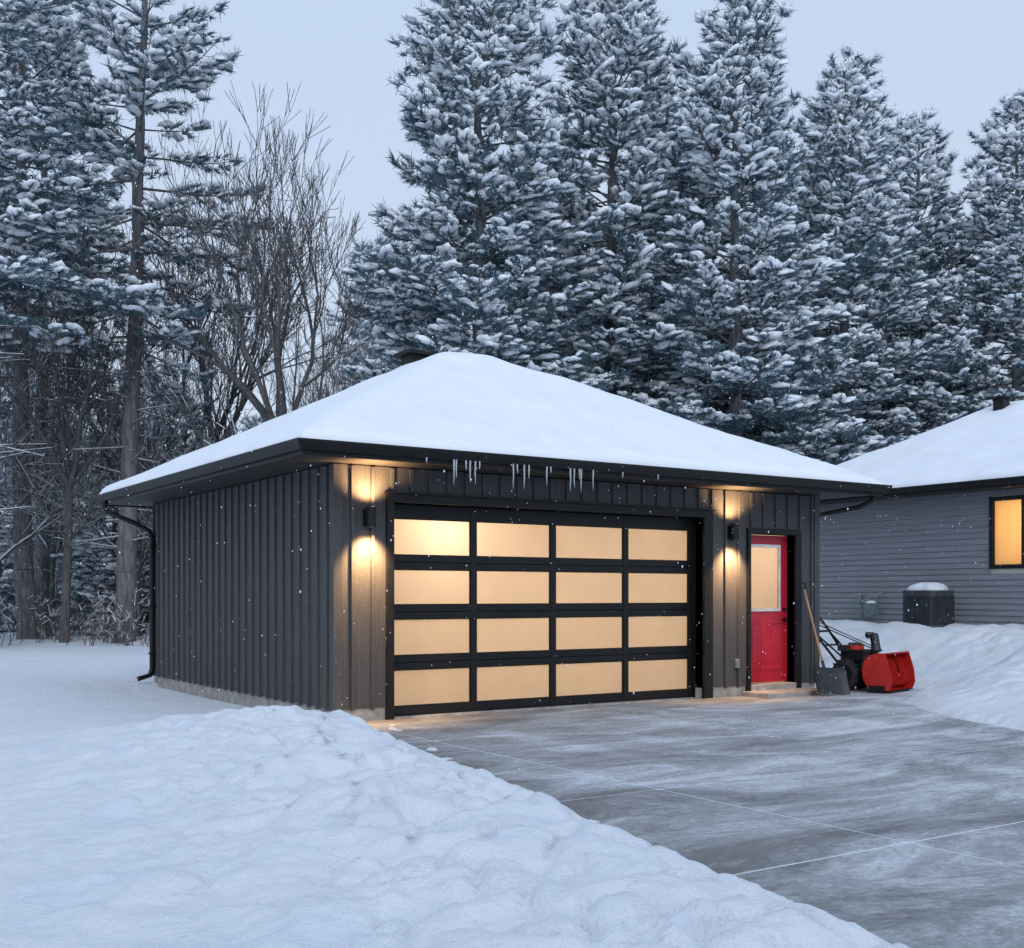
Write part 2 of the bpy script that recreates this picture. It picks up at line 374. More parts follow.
ds.tube([(-.74,7.55,3.08),(-.74,7.55,2.98),(-.72,7.5,2.9),(-.35,7.25,2.72),(-.1,7.16,2.58),(-.06,7.15,2.45),(-.06,7.15,.25),(-.1,7.13,.15),(-.32,7.05,.10)],.042,0,10)
for z in (2.3,1.3,.5): ds.box(-.11,-.0,7.09,7.21,z,z+.03)
ds.obj('downspout',[BLACK],G)
ds=MB(); ds.tube([(W+.72,-.5,3.08),(W+.72,-.5,2.98),(W+.6,-.35,2.88),(W+.1,.12,2.75),(W+.06,.15,2.6),(W+.06,.15,.25),(W+.2,.1,.12)],.04,0,10); ds.obj('downspout_right',[BLACK],G)
ic=MB()
for (t,L) in ((1.166,.30),(1.20,.22),(1.33,.12),(1.39,.26),(1.46,.27),(1.52,.10),(2.0,.30),(2.06,.12),(2.16,.30),(2.23,.17),(2.50,.24),(2.56,.08),(2.86,.30),(2.92,.24),(3.0,.14),(3.03,.30),(3.22,.26),(3.7,.08),(.8,.07),(4.3,.07)):
    z=3.09; pts=[(t,-.765,z)]; rs=[.011]
    for q in (.25,.5,.75,1): pts.append((t+random.uniform(-.004,.004),-.765,z-L*q)); rs.append(.011*(1-q)**.7*random.uniform(.85,1.1)+.0015)
    ic.tube(pts,rs,0,7)
ic.obj('icicles',[ICE],G)

def light(name,kind,loc,energy,col,parent=None,**k):
    l=bpy.data.lights.new(name,kind); l.energy=energy; l.color=col
    for a,v_ in k.items(): setattr(l,a,v_)
    o=bpy.data.objects.new(name,l); COL.objects.link(o); o.location=loc; attach(o,parent); return o
for i,(t,e) in enumerate(((.41,1.0),(6.33,.75))):
    P=empty('wall_sconce',(t,-.1,2.42))
    s=MB(); s.tube([(t,-.115,2.30),(t,-.115,2.55)],.058,0,20,cap=False); s.tube([(t,-.115,2.335),(t,-.115,2.345)],.05,1,16); s.tube([(t,-.115,2.505),(t,-.115,2.515)],.05,1,16)
    s.box(t-.035,t+.035,-.06,-.02,2.36,2.49,0); s.box(t-.05,t+.05,-.04,-.0,2.33,2.52,0)
    s.obj('lamp_body',[BLACK,LAMP],P)
    o=light('lamp_down','SPOT',(t,-.21,2.29),430*e,(1,.56,.24),P,spot_size=math.radians(96),spot_blend=1,shadow_soft_size=.05); o.rotation_euler=(math.radians(19),0,0)
    o=light('lamp_up','SPOT',(t,-.21,2.56),190*e,(1,.56,.24),P,spot_size=math.radians(130),spot_blend=1,shadow_soft_size=.05); o.rotation_euler=(math.radians(166),0,0)
for (x,y,z,e) in ((1.62,.85,2.42,26),(2.6,3.6,2.75,140),(5.4,3.8,2.75,122),(7.2,.95,2.25,13)):
    light('ceiling_lamp','POINT',(x,y,z),e,(1,.71,.46),G,shadow_soft_size=.12)

# ------------------------------------------------------------ neighbour house
NH=empty('neighbor_house',(17.6,1,.8))
NX0,NX1,NY0,NY1=14.2,20.9,-5.2,6.4; ZE=3.66
w=MB()
w.box(NX0+.03,NX1-.03,NY0+.03,.0-.35,.2,ZE-.13); w.box(NX0+.03,NX1-.03,1.0,NY1-.03,.2,ZE-.13)
w.box(NX0+.03,NX1-.03,-.35,1.0,.2,2.05); w.box(NX0+.03,NX1-.03,-.35,1.0,3.33,ZE-.13); w.box(NX0+1.2,NX1-.03,-.35,1.0,2.05,3.33)
w.obj('house_core',[PLASTER],NH)
lap=MB(); z=.3; c=.115
def lapseg(z,ya,yb):
    lap.add([(NX0-.016,ya,z),(NX0-.016,yb,z),(NX0+.004,yb,z+c),(NX0+.004,ya,z+c),(NX0+.004,ya,z),(NX0+.004,yb,z)],[(0,3,2,1),(0,1,5,4)])
while z<ZE-.2:
    if z+c>2.02 and z<3.36: lapseg(z,NY0,-.36); lapseg(z,1.01,NY1)
    else: lapseg(z,NY0,NY1)
    lap.add([(NX0,NY1+.012,z),(NX1,NY1+.012,z),(NX1,NY1-.004,z+c),(NX0,NY1-.004,z+c)],[(0,1,2,3)])
    lap.add([(NX0,NY0-.012,z),(NX1,NY0-.012,z),(NX1,NY0+.004,z+c),(NX0,NY0+.004,z+c)],[(0,1,2,3)])
    z+=c
lap.obj('lap_siding',[GREYSID],NH)
hiproof(NH,NX0,NX1,NY0,NY1,.6,ZE,.52,.13)
wn=MB()
for (a,b,c0,d) in ((-.36,-.28,2.0,3.38),(.93,1.01,2.0,3.38),(-.28,.93,2.0,2.08),(-.28,.93,3.3,3.38)): wn.box(NX0-.045,NX0+.08,a,b,c0,d)
wn.box(NX0-.02,NX0+.06,.30,.35,2.08,3.3)
wn.obj('window_frame',[BLACK],NH,bevel=.004)
wp=MB(); wp.add([(NX0+.03,-.28,2.08),(NX0+.03,.93,2.08),(NX0+.03,.93,3.3),(NX0+.03,-.28,3.3)],[(0,1,2,3)]); wp.obj('window_glass',[CURTAIN],NH)
light('room_lamp','POINT',(NX0+.8,.3,2.9),17,(1,.62,.26),NH,shadow_soft_size=.12)
v=MB(); v.box(16.95,17.2,2.55,2.8,5.2,5.78); v.box(16.88,17.27,2.48,2.87,5.78,5.83); v.obj('roof_vent',[BLACK],NH,bevel=.01)
cv=MB(); cv.tube([(NX0-.05,5.6,3.5),(NX0-.05,5.6,.8)],.04,0); cv.obj('wall_downspout',[BLACK],NH)

zac=.93
A=empty('air_conditioner_unit',(13.45,1.85,zac))
a=MB(); cx,cy,r=13.45,1.85,.37
def rrect(r,rc,n=5):
    out=[]
    for qx,qy,a0 in ((1,1,0),(-1,1,90),(-1,-1,180),(1,-1,270)):
        for i in range(n+1):
            t=math.radians(a0+90*i/n); out.append((cx+qx*(r-rc)+rc*math.cos(t),cy+qy*(r-rc)+rc*math.sin(t)))
    return out
def prism(o,z0,z1,m):
    n=len(o); a.add([(x,y,z0) for x,y in o]+[(x,y,z1) for x,y in o],[(i,(i+1)%n,n+(i+1)%n,n+i) for i in range(n)]+[tuple(range(n))[::-1],tuple(range(n,2*n))],m)
prism(rrect(.34,.1),zac-.1,zac+.60,0); prism(rrect(.37,.12),zac-.15,zac+.0,1); prism(rrect(.37,.12),zac+.54,zac+.66,1)
n=23
for i in range(n):
    t=-.31+.62*i/(n-1)
    a.box(cx-.362,cx-.345,cy+t-.006,cy+t+.006,zac,zac+.55,1); a.box(cx+t-.006,cx+t+.006,cy-.362,cy-.345,zac,zac+.55,1)
a.obj('condenser_cabinet',[PLASTIC,ALU],A)
def snowcap(name,cx,cy,z,rx,ry,h,parent,world=True):
    n=24;m=8;vs=[];fs=[]
    for j in range(m+1):
        ph=math.pi/2*j/m; rr=math.cos(ph)**.6; zz=h*math.sin(ph)
        for i in range(n):
            t=2*math.pi*i/n; k=1+.08*math.sin(3*t+cx)+.05*math.sin(7*t); q=(abs(math.cos(t))**4+abs(math.sin(t))**4)**-.25
            vs.append((cx+rx*rr*k*q*math.cos(t),cy+ry*rr*k*q*math.sin(t),z+zz*(1+.1*math.sin(5*t))))
    for j in range(m):
        for i in range(n): fs.append((j*n+i,j*n+(i+1)%n,(j+1)*n+(i+1)%n,(j+1)*n+i))
    q=MB(); q.add(vs,fs,0,True); return q.obj(name,[SNOW],parent,world)
snowcap('snow_cap',cx,cy,zac+.655,.33,.33,.15,A)
M_=empty('gas_meter',(14.0,3.75,1.1)); gm=MB()
gm.tube([(14.05,3.95,.7),(14.05,3.95,1.42),(14.0,3.9,1.5),(13.98,3.78,1.5),(13.98,3.72,1.42),(13.98,3.72,1.3)],.022,0)
gm.tube([(14.0,3.55,1.3),(14.0,3.55,1.5),(14.08,3.5,1.55),(14.16,3.5,1.55)],.022,0)
gm.tube([(13.88,3.64,1.16),(14.06,3.64,1.16)],.12,1,20); gm.box(13.90,14.06,3.54,3.75,1.12,1.33,1)
gm.tube([(13.9,3.95,1.38),(13.99,3.95,1.38)],.07,1,16); gm.box(13.865,13.88,3.59,3.69,1.18,1.25,0)
gm.obj('meter_body',[GREYP,GREEN],M_,bevel=.01)
snowcap('snow_cap',13.97,3.64,1.33,.07,.10,.05,M_)

# ------------------------------------------------------------ snow blower (local: +x forward)
B=empty('snow_blower',(8.92,-.12,.0),math.radians(-76)); B.scale=(1.06,1.06,1.14)
b=MB() # mats: 0 red 1 black metal 2 rubber 3 plastic 4 steel
prof=[(.74,.04),(.50,.03),(.41,.08),(.35,.18),(.335,.30),(.36,.42),(.43,.50),(.55,.53),(.68,.53)]
hw=.40
vs=[];fs=[]
for (x,z) in prof: vs+=[(x,-hw,z),(x,hw,z)]
for i in range(len(prof)-1): fs.append((2*i,2*i+1,2*i+3,2*i+2))
b.add(vs,fs,0,True)
side=prof+[(.70,.48),(.76,.30),(.78,.12)]
for s in (-1,1):
    n=len(side); b.add([(x,s*hw,z) for x,z in side],[tuple(range(n))],0); b.add([(x,s*(hw+.012),z) for x,z in side],[tuple(range(n))],0)
    b.add([(x,s*hw,z) for x,z in side]+[(x,s*(hw+.012),z) for x,z in side],[(i,(i+1)%n,n+(i+1)%n,n+i) for i in range(n)],0)
    b.box(.45,.68,s*(hw+.02)-.012,s*(hw+.02)+.012,.0,.10,1)
b.tube([(.68,-hw,.53),(.68,hw,.53)],.012,0,8); b.box(.69,.75,-hw,hw,.02,.035,1)
b.tube([(.57,-hw,.28),(.57,hw,.28)],.022,1,10); b.tube([(.57,-.05,.28),(.57,.05,.28)],.07,1,14)
for s in (-1,1):
    vs=[];fs=[];K=44
    for i in range(K+1):
        u=i/K; y=s*(.05+u*(hw-.08)); t=u*2.1*2*math.pi*s
        for rr in (.12,.205): vs.append((.57+rr*math.cos(t),y,.28+rr*math.sin(t)))
    for i in range(K): fs.append((2*i,2*i+1,2*i+3,2*i+2))
    b.add(vs,fs,0,True)
b.tube([(.36,0,.28),(.20,0,.28)],.20,1,24)
b.box(-.12,.24,-.12,.12,.18,.42,1)
b.tube([(0,-.33,.21),(0,.33,.21)],.02,4,8)
for s in (-1,1):
    y=s*.27
    vs=[];fs=[];NN=28;MM=8;R0=.155;r0=.062
    for i in range(NN):
        t=2*math.pi*i/NN
        for k in range(MM):
            q=2*math.pi*k/MM; rr=R0+r0*math.cos(q); vs.append((rr*math.cos(t),y+.075*math.sin(q),.215+rr*math.sin(t)))
    for i in range(NN):
        for k in range(MM): fs.append((i*MM+k,i*MM+(k+1)%MM,((i+1)%NN)*MM+(k+1)%MM,((i+1)%NN)*MM+k))
    b.add(vs,fs,2,True)
    for i in range(18):
        t=2*math.pi*i/18; c_,s_=math.cos(t),math.sin(t); sk=.06*(1 if i%2 else -1)
        pts=[]
        for (dr,dt,dy) in ((.205,-.012,-.05),(.228,-.012,-.05),(.228,.012,-.05),(.205,.012,-.05),(.205,-.012,.05),(.228,-.012,.05),(.228,.012,.05),(.205,.012,.05)):
            tt=dt+dy*sk*4; pts.append((dr*c_-tt*s_,y+dy,.215+dr*s_+tt*c_))
        b.add(pts,[(0,1,2,3),(4,5,6,7),(0,1,5,4),(1,2,6,5),(2,3,7,6),(3,0,4,7)],2)
    b.tube([(0,y-.03,.215),(0,y+.03,.215)],.10,1,20); b.tube([(0,y+s*.035,.215),(0,y+s*.06,.215)],.03,4,12)
b.box(-.13,.20,-.15,.16,.42,.56,1); b.tube([(.03,0,.56),(.03,0,.62)],.13,0,22); b.tube([(.03,0,.62),(.03,0,.65)],.10,3,18)
b.box(-.16,.0,-.19,-.05,.54,.62,3); b.tube([(.14,.17,.50),(.14,.29,.50)],.05,4,14); b.tube([(-.08,.16,.47),(-.08,.24,.47)],.035,3,12)
b.box(.18,.30,-.12,.12,.42,.50,3)
b.box(.2,.34,-.09,.09,.34,.50,1)
b.tube([(.36,0,.46),(.36,0,.56)],.09,1,18)
b.tube([(.36,0,.54),(.35,.01,.60),(.33,.03,.68),(.29,.07,.75)],[.08,.068,.064,.07],3,14,cap=False)
b.add([(.25,.02,.75),(.34,.12,.75),(.22,.20,.80),(.14,.12,.80),(.22,.03,.70),(.13,.11,.74)],[(0,1,2,3),(0,3,5,4)],3)
for s in (-1,1):
    b.tube([(-.08,s*.15,.30),(-.2,s*.19,.42),(-.52,s*.25,.80),(-.68,s*.27,.98),(-.80,s*.27,1.03),(-.98,s*.27,1.03)],.019,1,10)
    b.tube([(-.84,s*.27,1.03),(-1.0,s*.27,1.03)],.026,3,10)
    b.tube([(-.72,s*.27,1.06),(-.84,s*.27,1.11),(-.98,s*.27,1.10)],.010,1,8)
    b.tube([(-.10,s*.15,.45),(-.45,s*.23,.74)],.013,1,8)
b.tube([(-.52,-.25,.80),(-.52,.25,.80)],.016,1,8); b.tube([(-.70,-.27,.99),(-.70,.27,.99)],.016,1,8); b.tube([(-.36,-.22,.61),(-.36,.22,.61)],.014,1,8)
b.box(-.74,-.60,-.18,.18,.94,.99,3)
b.tube([(-.66,.05,1.0),(-.63,.05,1.12)],.008,1,8); b.tube([(-.63,.05,1.10),(-.625,.05,1.15)],.018,3,8)
b.tube([(-.66,-.1,1.0),(-.62,-.1,1.10)],.008,1,8); b.tube([(-.62,-.1,1.09),(-.615,-.1,1.14)],.018,0,8)
b.tube([(-.62,0,.95),(.32,.02,.60)],.009,4,8); b.tube([(-.72,.12,.92),(.30,.08,.56)],.008,1,6)
b.obj('machine',[REDM,BLACK,RUBBER,PLASTIC,STEEL],B,world=False)
snowcap('snow_on_bucket',.56,0,.525,.08,.26,.03,B,False)

# ------------------------------------------------------------ shovel
SH=empty('snow_shovel',(7.85,-.6,0)); s=MB()
top=Vector((7.86,-.06,1.58)); bot=Vector((7.72,-.58,.40))
s.tube([top,bot],.018,0,10); ax_=(bot-top).normalized(); sx=Vector((1,0,0)); sx=(sx-ax_*sx.dot(ax_)).normalized()
s.tube([top,top-ax_*.04-sx*.06,top-ax_*.12-sx*.06],.011,1,8); s.tube([top,top-ax_*.04+sx*.06,top-ax_*.12+sx*.06],.011,1,8); s.tube([top-ax_*.12-sx*.07,top-ax_*.12+sx*.07],.015,1,8)
s.tube([bot-ax_*.12,bot+ax_*.1],.024,1,10)
nrm=ax_.cross(sx).normalized()
if nrm.y>0: nrm=-nrm
vs=[];fs=[];nu,nv=12,8
for layer in (0,1):
    for j in range(nv+1):
        for i in range(nu+1):
            u=(i/nu-.5)*2; v_=j/nv
            vs.append(bot+ax_*(.42*v_)+sx*(u*.34*(1-.12*(v_<.08)))+nrm*(.08*u*u*u*u+.06*(1-v_)**2-.02+.015*v_*v_-.008*layer))
k0=(nu+1)*(nv+1)
for l in (0,1):
    for j in range(nv):
        for i in range(nu):
            q=l*k0+j*(nu+1)+i; fs.append((q,q+1,q+nu+2,q+nu+1))
s.add(vs,fs,1,True)
for i in range(-3,4): s.tube([bot+ax_*.06+sx*i*.085,bot+ax_*.40+sx*i*.085+nrm*(-.005)],.005,1,6)
e0=bot+ax_*.42
s.tube([e0-sx*.34+nrm*.06,e0-sx*.24,e0+sx*.24,e0+sx*.34+nrm*.06],.009,2,6)
s.obj('shovel',[WOOD,PLASTIC,STEEL],SH)

# ------------------------------------------------------------ trees
def ico(sub):
    bm=bmesh.new(); bmesh.ops.create_icosphere(bm,subdivisions=sub,radius=1); bm.verts.ensure_lookup_table()
    v=np.array([q.co[:] for q in bm.verts]); f=np.array([[q.index for q in t.verts] for t in bm.faces]); bm.free(); return v,f
IV,IF=ico(1)
rs=np.random.RandomState(5)
BLOBS=[]
for k in range(6):
    vv=[];ff=[]
    for q in range(3):
        d=1+.25*rs.randn(len(IV)).clip(-1.3,1.3); a=IV*d[:,None]*(1.0,.66,.5)[q]
        a[:,2]=np.where(a[:,2]<0,a[:,2]*.4,a[:,2]); off=np.array([0,0,0]) if q==0 else np.array([rs.uniform(-1,1)*.95,rs.uniform(-1,1)*.9,rs.uniform(-.2,.3)])
        vv.append(a+off); ff.append(IF+q*len(IV))
    BLOBS.append((np.concatenate(vv),np.concatenate(ff)))
def mk_tuft(r,n,wid):
    V=[]
    for i in range(n):
        th=r.uniform(0,2*np.pi); ph=abs(r.normal(0,.8)); ph=min(ph,1.7)
        d=np.array([np.cos(ph),np.sin(ph)*np.cos(th),np.sin(ph)*np.sin(th)])
        b0=np.array([r.uniform(-.45,.35),r.uniform(-.08,.08),r.uniform(-.08,.08)])
        side=np.cross(d,r.randn(3)); side/=np.linalg.norm(side)
        L=r.uniform(.6,1.05)
        V+=[b0-side*wid,b0+side*wid,b0+d*L]
    V=np.array(V); return V,np.arange(len(V)).reshape(-1,3)
TUFTS=[mk_tuft(rs,24,.046) for _ in range(6)]
def frames(ax,roll):
    ax=ax/np.linalg.norm(ax,axis=1,keepdims=True)
    up=np.tile(np.array([[0,0,1.]]),(len(ax),1)); y=np.cross(up,ax); y/= (np.linalg.norm(y,axis=1,keepdims=True)+1e-6); z=np.cross(ax,y)
    c=np.cos(roll)[:,None]; s_=np.sin(roll)[:,None]; y2=y*c+z*s_; z2=-y*s_+z*c
    return np.stack([ax,y2,z2],-1)
def inst(tv,tf,R,T,Sc):
    k=len(T); V=np.einsum('kij,knj->kni',R,tv[None]*Sc[:,None,:])+T[:,None,:]
    F=tf[None]+(np.arange(k)*len(tv))[:,None,None]
    return V.reshape(-1,3),F.reshape(-1,tf.shape[1])
class Acc:
    def __init__(s): s.V=[];s.F=[];s.M=[];s.S=[];s.n=0
    def add(s,V,F,m,sm=False):
        s.V.append(V); s.F.append(F+s.n); s.n+=len(V); s.M.append(np.full(len(F),m)); s.S.append(np.full(len(F),sm))
    def mesh(s,name,mats): return trimesh(name,np.concatenate(s.V),np.concatenate(s.F),np.concatenate(s.M),mats,np.concatenate(s.S))
def segs(acc,P0,P1,R0,R1,n,m):
    P0=np.array(P0);P1=np.array(P1);R0=np.array(R0)[:,None];R1=np.array(R1)[:,None]
    if len(P0)==0: return
    d=P1-P0; d/= (np.linalg.norm(d,axis=1,keepdims=True)+1e-9)
    ref=np.where(np.abs(d[:,2:3])>.9,np.array([[1.,0,0]]),np.array([[0,0,1.]]))
    a=np.cross(d,ref); a/=np.linalg.norm(a,axis=1,keepdims=True); b=np.cross(d,a)
    ring=[]
    for P,R in ((P0,R0),(P1,R1)):
        for k in range(n):
            t=2*np.pi*k/n; ring.append(P+(a*np.cos(t)+b*np.sin(t))*R)
    V=np.stack(ring,1); f=[]
    for k in range(n):
        k2=(k+1)%n; f+=[(k,k2,n+k2),(k,n+k2,n+k)]
    f=np.array(f); F=f[None]+(np.arange(len(P0))*2*n)[:,None,None]
    acc.add(V.reshape(-1,3),F.reshape(-1,3),m,True)

def pine(name,seed,Ht,R,c0,mats,dens=1.0,lean=(0,0),snowp=1.05,tsize=.34,whorl=.55,nb=5,power=.76,dead=0,ssz=.53):
    r=np.random.RandomState(seed); acc=Acc()
    K=26; wob=np.cumsum(r.randn(K+1,2)*.035,axis=0); zz=np.linspace(-.5,Ht,K+1)
    tp=np.stack([wob[:,0]+lean[0]*zz,wob[:,1]+lean[1]*zz,zz],1); r0=Ht*.0135
    rad=r0*(1-np.clip(zz/Ht,0,1))**.8+.015; rad[0]*=1.3
    segs(acc,tp[:-1],tp[1:],rad[:-1],rad[1:],10,0)
    at=lambda z:np.array([np.interp(z,zz,tp[:,0]),np.interp(z,zz,tp[:,1]),z])
    TP=[];TA=[];SG=[[],[],[],[]];SS=[[],[],[],[]]
    z=c0*Ht; ang=r.rand()*6
    def seg(p,q,a,b): SG[0].append(p);SG[1].append(q);SG[2].append(a);SG[3].append(b)
    for _ in range(dead):
        zc=r.uniform(.12,c0)*Ht; a=r.rand()*6.28; L=r.uniform(.5,2.2); d=np.array([np.cos(a),np.sin(a),r.uniform(-.25,.3)])
        p=at(zc); q=p+d*L; seg(p,q,.03,.01); SS[0].append(p+[0,0,.02]);SS[1].append(q+[0,0,.012]);SS[2].append(.026);SS[3].append(.011)
        for k in range(4):
            u=r.uniform(.3,.9); d2=d+r.randn(3)*.5; seg(p+d*L*u,p+d*L*u+d2*L*.35,.012,.005)
    ph=r.rand(6)*6.28
    while z<Ht-.25:
        hh=(z/Ht-c0)/(1-c0)
        prof=(1-hh)**power*(.72+.28*min(1,hh/.12+.3))
        for k in range(nb if hh<.9 else 4):
            ang+=2*np.pi/nb+r.normal(0,.35)
            irr=1+.16*np.sin(ang*2+ph[0]+z*.9)+.12*np.sin(ang+ph[1]-z*1.7)
            L=R*prof*irr*r.uniform(.66,1.12)*(1.15 if r.rand()<.12 else 1)+.22
            zz0=z+r.uniform(-.25,.25); base=at(zz0)
            rise=-.10+.85*hh**1.6+r.normal(0,.10); droop=.20*(1-hh)
            dh=np.array([np.cos(ang),np.sin(ang),0]); lat=np.array([-np.sin(ang),np.cos(ang),0]); curl=r.normal(0,.12)
            def pt(u): return base+dh*L*u+lat*curl*L*u*u+np.array([0,0,L*(rise*u-droop*u*u+.16*u**4)])
            m=max(3,int(L/.5)); us=np.linspace(0,1,m+1); ps=[pt(u) for u in us]; br=.012+.012*L
            for i in range(m): seg(ps[i],ps[i+1],br*(1-us[i]*.8),br*(1-us[i+1]*.8))
            ns=max(2,int(L/.25*dens)); sgn=1
            for i in range(ns):
                u=.22+.78*(i+r.uniform(.2,.8))/ns; sgn=-sgn
                p=pt(u); t=pt(min(1,u+.05))-pt(u-.05); t/=np.linalg.norm(t)
                l2=(.25+.40*L*(1-u)**.8*min(1,u*2.5+.2))*r.uniform(.7,1.2); l2=min(l2,1.3)
                d=t*.75+lat*sgn*r.uniform(.6,1.0)+np.array([0,0,r.normal(.04,.14)]); d/=np.linalg.norm(d)
                q=p+d*l2+np.array([0,0,-.08*l2]); seg(p,q,.012,.005)
                nt_=max(1,int(l2/(.25/dens)))
                for j in range(nt_):
                    w_=(j+1)/nt_; TP.append(p+(q-p)*w_+r.randn(3)*.05); TA.append(d+np.array([0,0,.2])+r.randn(3)*.28)
            TP.append(pt(1.));TA.append(pt(1.)-pt(.9)+np.array([0,0,.02]))
        z+=whorl*r.uniform(.75,1.25)*(1-.35*hh)
    for i in range(5): TP.append(at(Ht-.1*i)); TA.append(np.array([r.randn()*.3,r.randn()*.3,1]))
    segs(acc,*SG,3,0); segs(acc,*SS,3,2)
    TP=np.array(TP);TA=np.array(TA); n=len(TP)
    which=r.randint(0,6,n); roll=r.uniform(0,6.28,n); Fm=frames(TA,roll)
    for k in range(6):
        s_=which==k
        if s_.sum()==0: continue
        sc=(tsize*r.uniform(.75,1.25,s_.sum()))[:,None]*np.ones((1,3))
        V,Fc=inst(TUFTS[k][0],TUFTS[k][1],Fm[s_],TP[s_],sc); acc.add(V,Fc,1)
    pat=vn(TP[:,0]*.8+TP[:,2]*.7,TP[:,1]*.8-TP[:,2]*.5,seed)
    keep=r.rand(n)<snowp*(.22+1.45*sst(.12,.70,pat))
    F0=frames(TA*np.array([[1,1,.35]]),r.normal(0,.25,n)); wb=r.randint(0,6,n)
    for k in range(6):
        s_=keep&(wb==k); c=s_.sum()
        if c==0: continue
        s0=r.uniform(.35,1.2,c)*tsize*ssz
        sc=np.stack([s0*r.uniform(1.1,1.8,c),s0*r.uniform(.75,1.1,c),s0*r.uniform(.5,.8,c)],1)
        V,Fc=inst(BLOBS[k][0],BLOBS[k][1],F0[s_],TP[s_]+np.array([[0,0,.06]]),sc); acc.add(V,Fc,2,True)
    return acc.mesh(name,mats)

def bare(name,seed,Ht,mats,spread=.55,levels=6,snow=.6,r0=None,fan=(.45,.8),minr=.008,trunk=.27,upb=.07,sidep=.75,ratio=(.66,.88),nlimb=5,first=1.0):
    r=np.random.RandomState(seed); acc=Acc(); A=[[],[],[],[]]; Sn=[[],[],[],[]]
    def grow(p,d,L,rad,lv):
        k=3; q=p
        for i in range(k):
            d=d+r.randn(3)*(.09 if lv<levels else .03)+np.array([0,0,upb if lv<levels else .3]); d/=np.linalg.norm(d); q2=q+d*L/k
            ra=rad*(1-.3*i/k); rb=rad*(1-.3*(i+1)/k)
            A[0].append(q);A[1].append(q2);A[2].append(ra);A[3].append(rb)
            if r.rand()<snow and abs(d[2])<.92 and rad<.09:
                o=np.array([0,0,ra*.7+.006]); Sn[0].append(q+o);Sn[1].append(q2+o);Sn[2].append(ra*.7+.007);Sn[3].append(rb*.7+.006)
            if 0<lv<levels and i<k-1 and r.rand()<sidep:
                dd=d+r.randn(3)*spread*1.0; dd/=np.linalg.norm(dd); grow(q2,dd,L*r.uniform(.5,.8),rb*.45,lv-1)
            if lv==levels and first<1 and i==1:
                for _ in range(2):
                    t=r.rand()*6.28; dd=np.array([np.cos(t),np.sin(t),1.1]); dd/=np.linalg.norm(dd); grow(q2,dd,L*.4,rb*.4,lv-2)
            q=q2
        if lv<=0: return
        nb=nlimb if lv==levels else r.choice([2,2,3]); a0=r.rand()*6.28
        for i in range(nb):
            if lv==levels:
                t=a0+i*2*np.pi/(nb-1)+r.normal(0,.3); v_=np.array([np.cos(t),np.sin(t),0])
                dd=d+v_*(.08 if i==0 else r.uniform(*fan)); fs_=first
            else:
                v_=r.randn(3); v_-=d*v_.dot(d); v_/=np.linalg.norm(v_)
                dd=d+v_*r.uniform(.35,1.)*spread+np.array([0,0,.12]); fs_=1
            dd/=np.linalg.norm(dd)
            grow(q,dd,L*r.uniform(*ratio)*fs_,rad*.62*r.uniform(.7,.95),lv-1)
    grow(np.array([0,0,-.3]),np.array([0,0,1.]),Ht*trunk,r0 or Ht*.012,levels)
    for l in (A,Sn):
        l[2]=list(np.maximum(l[2],minr)); l[3]=list(np.maximum(l[3],minr*.7))
    top=max(p[2] for p in A[1]); f=Ht/top
    for l in (A,Sn):
        l[0]=[p*f for p in l[0]]; l[1]=[p*f for p in l[1]]
    segs(acc,*A,4,0); segs(acc,*Sn,3,1)
    return acc.mesh(name,mats)

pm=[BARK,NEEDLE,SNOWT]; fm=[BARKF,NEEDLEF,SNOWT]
PA=pine('pine_mesh_a',11,21,5.4,.10,pm)
PB=pine('pine_mesh_b',12,21,5.1,.12,pm,whorl=.6)
PC=pine('pine_mesh_c',13,21,5.2,.08,pm,power=.72,whorl=.58)
PT=pine('tall_pine_mesh',14,23,3.7,.40,pm,power=.5,whorl=.85,nb=4,dead=34,dens=.9)
PT2=pine('tall_pine_mesh_b',15,23,3.6,.40,pm,power=.45,whorl=.88,nb=4,dead=38,lean=(.03,-.015),dens=.9)
PS=pine('small_pine_mesh',16,9,2.5,.04,pm,snowp=1.25,whorl=.5,dens=.85)
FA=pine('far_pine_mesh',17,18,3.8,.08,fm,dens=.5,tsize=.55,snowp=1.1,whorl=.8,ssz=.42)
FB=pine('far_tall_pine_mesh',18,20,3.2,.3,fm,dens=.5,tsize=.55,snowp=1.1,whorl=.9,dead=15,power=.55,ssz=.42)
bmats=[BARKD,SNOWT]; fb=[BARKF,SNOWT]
BA=bare('bare_tree_mesh',35,15.4,bmats,.46,6,.10,r0=.24,fan=(.35,.85),minr=.0095,trunk=.5,upb=.06,sidep=.5,ratio=(.66,.84),nlimb=5,first=.55)
BB=bare('bare_tree_mesh_b',22,14,bmats,.55,6,.6,fan=(.3,.6),sidep=.5,trunk=.4,first=.7)
BD=bare('snowy_hardwood_mesh',27,9.5,bmats,.7,5,.9,fan=(.4,.9),sidep=.7,minr=.010,r0=.11,trunk=.25)
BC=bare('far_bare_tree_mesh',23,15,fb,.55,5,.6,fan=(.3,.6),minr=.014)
def put(mesh,name,x,y,sc,rz,parent=None,sz=None):
    o=bpy.data.objects.new(name,mesh); COL.objects.link(o); o.location=(x,y,h1(x,y)-.05); o.rotation_euler=(0,0,rz); o.scale=(sc,sc,sz or sc)
    if parent: o.parent=parent
    return o
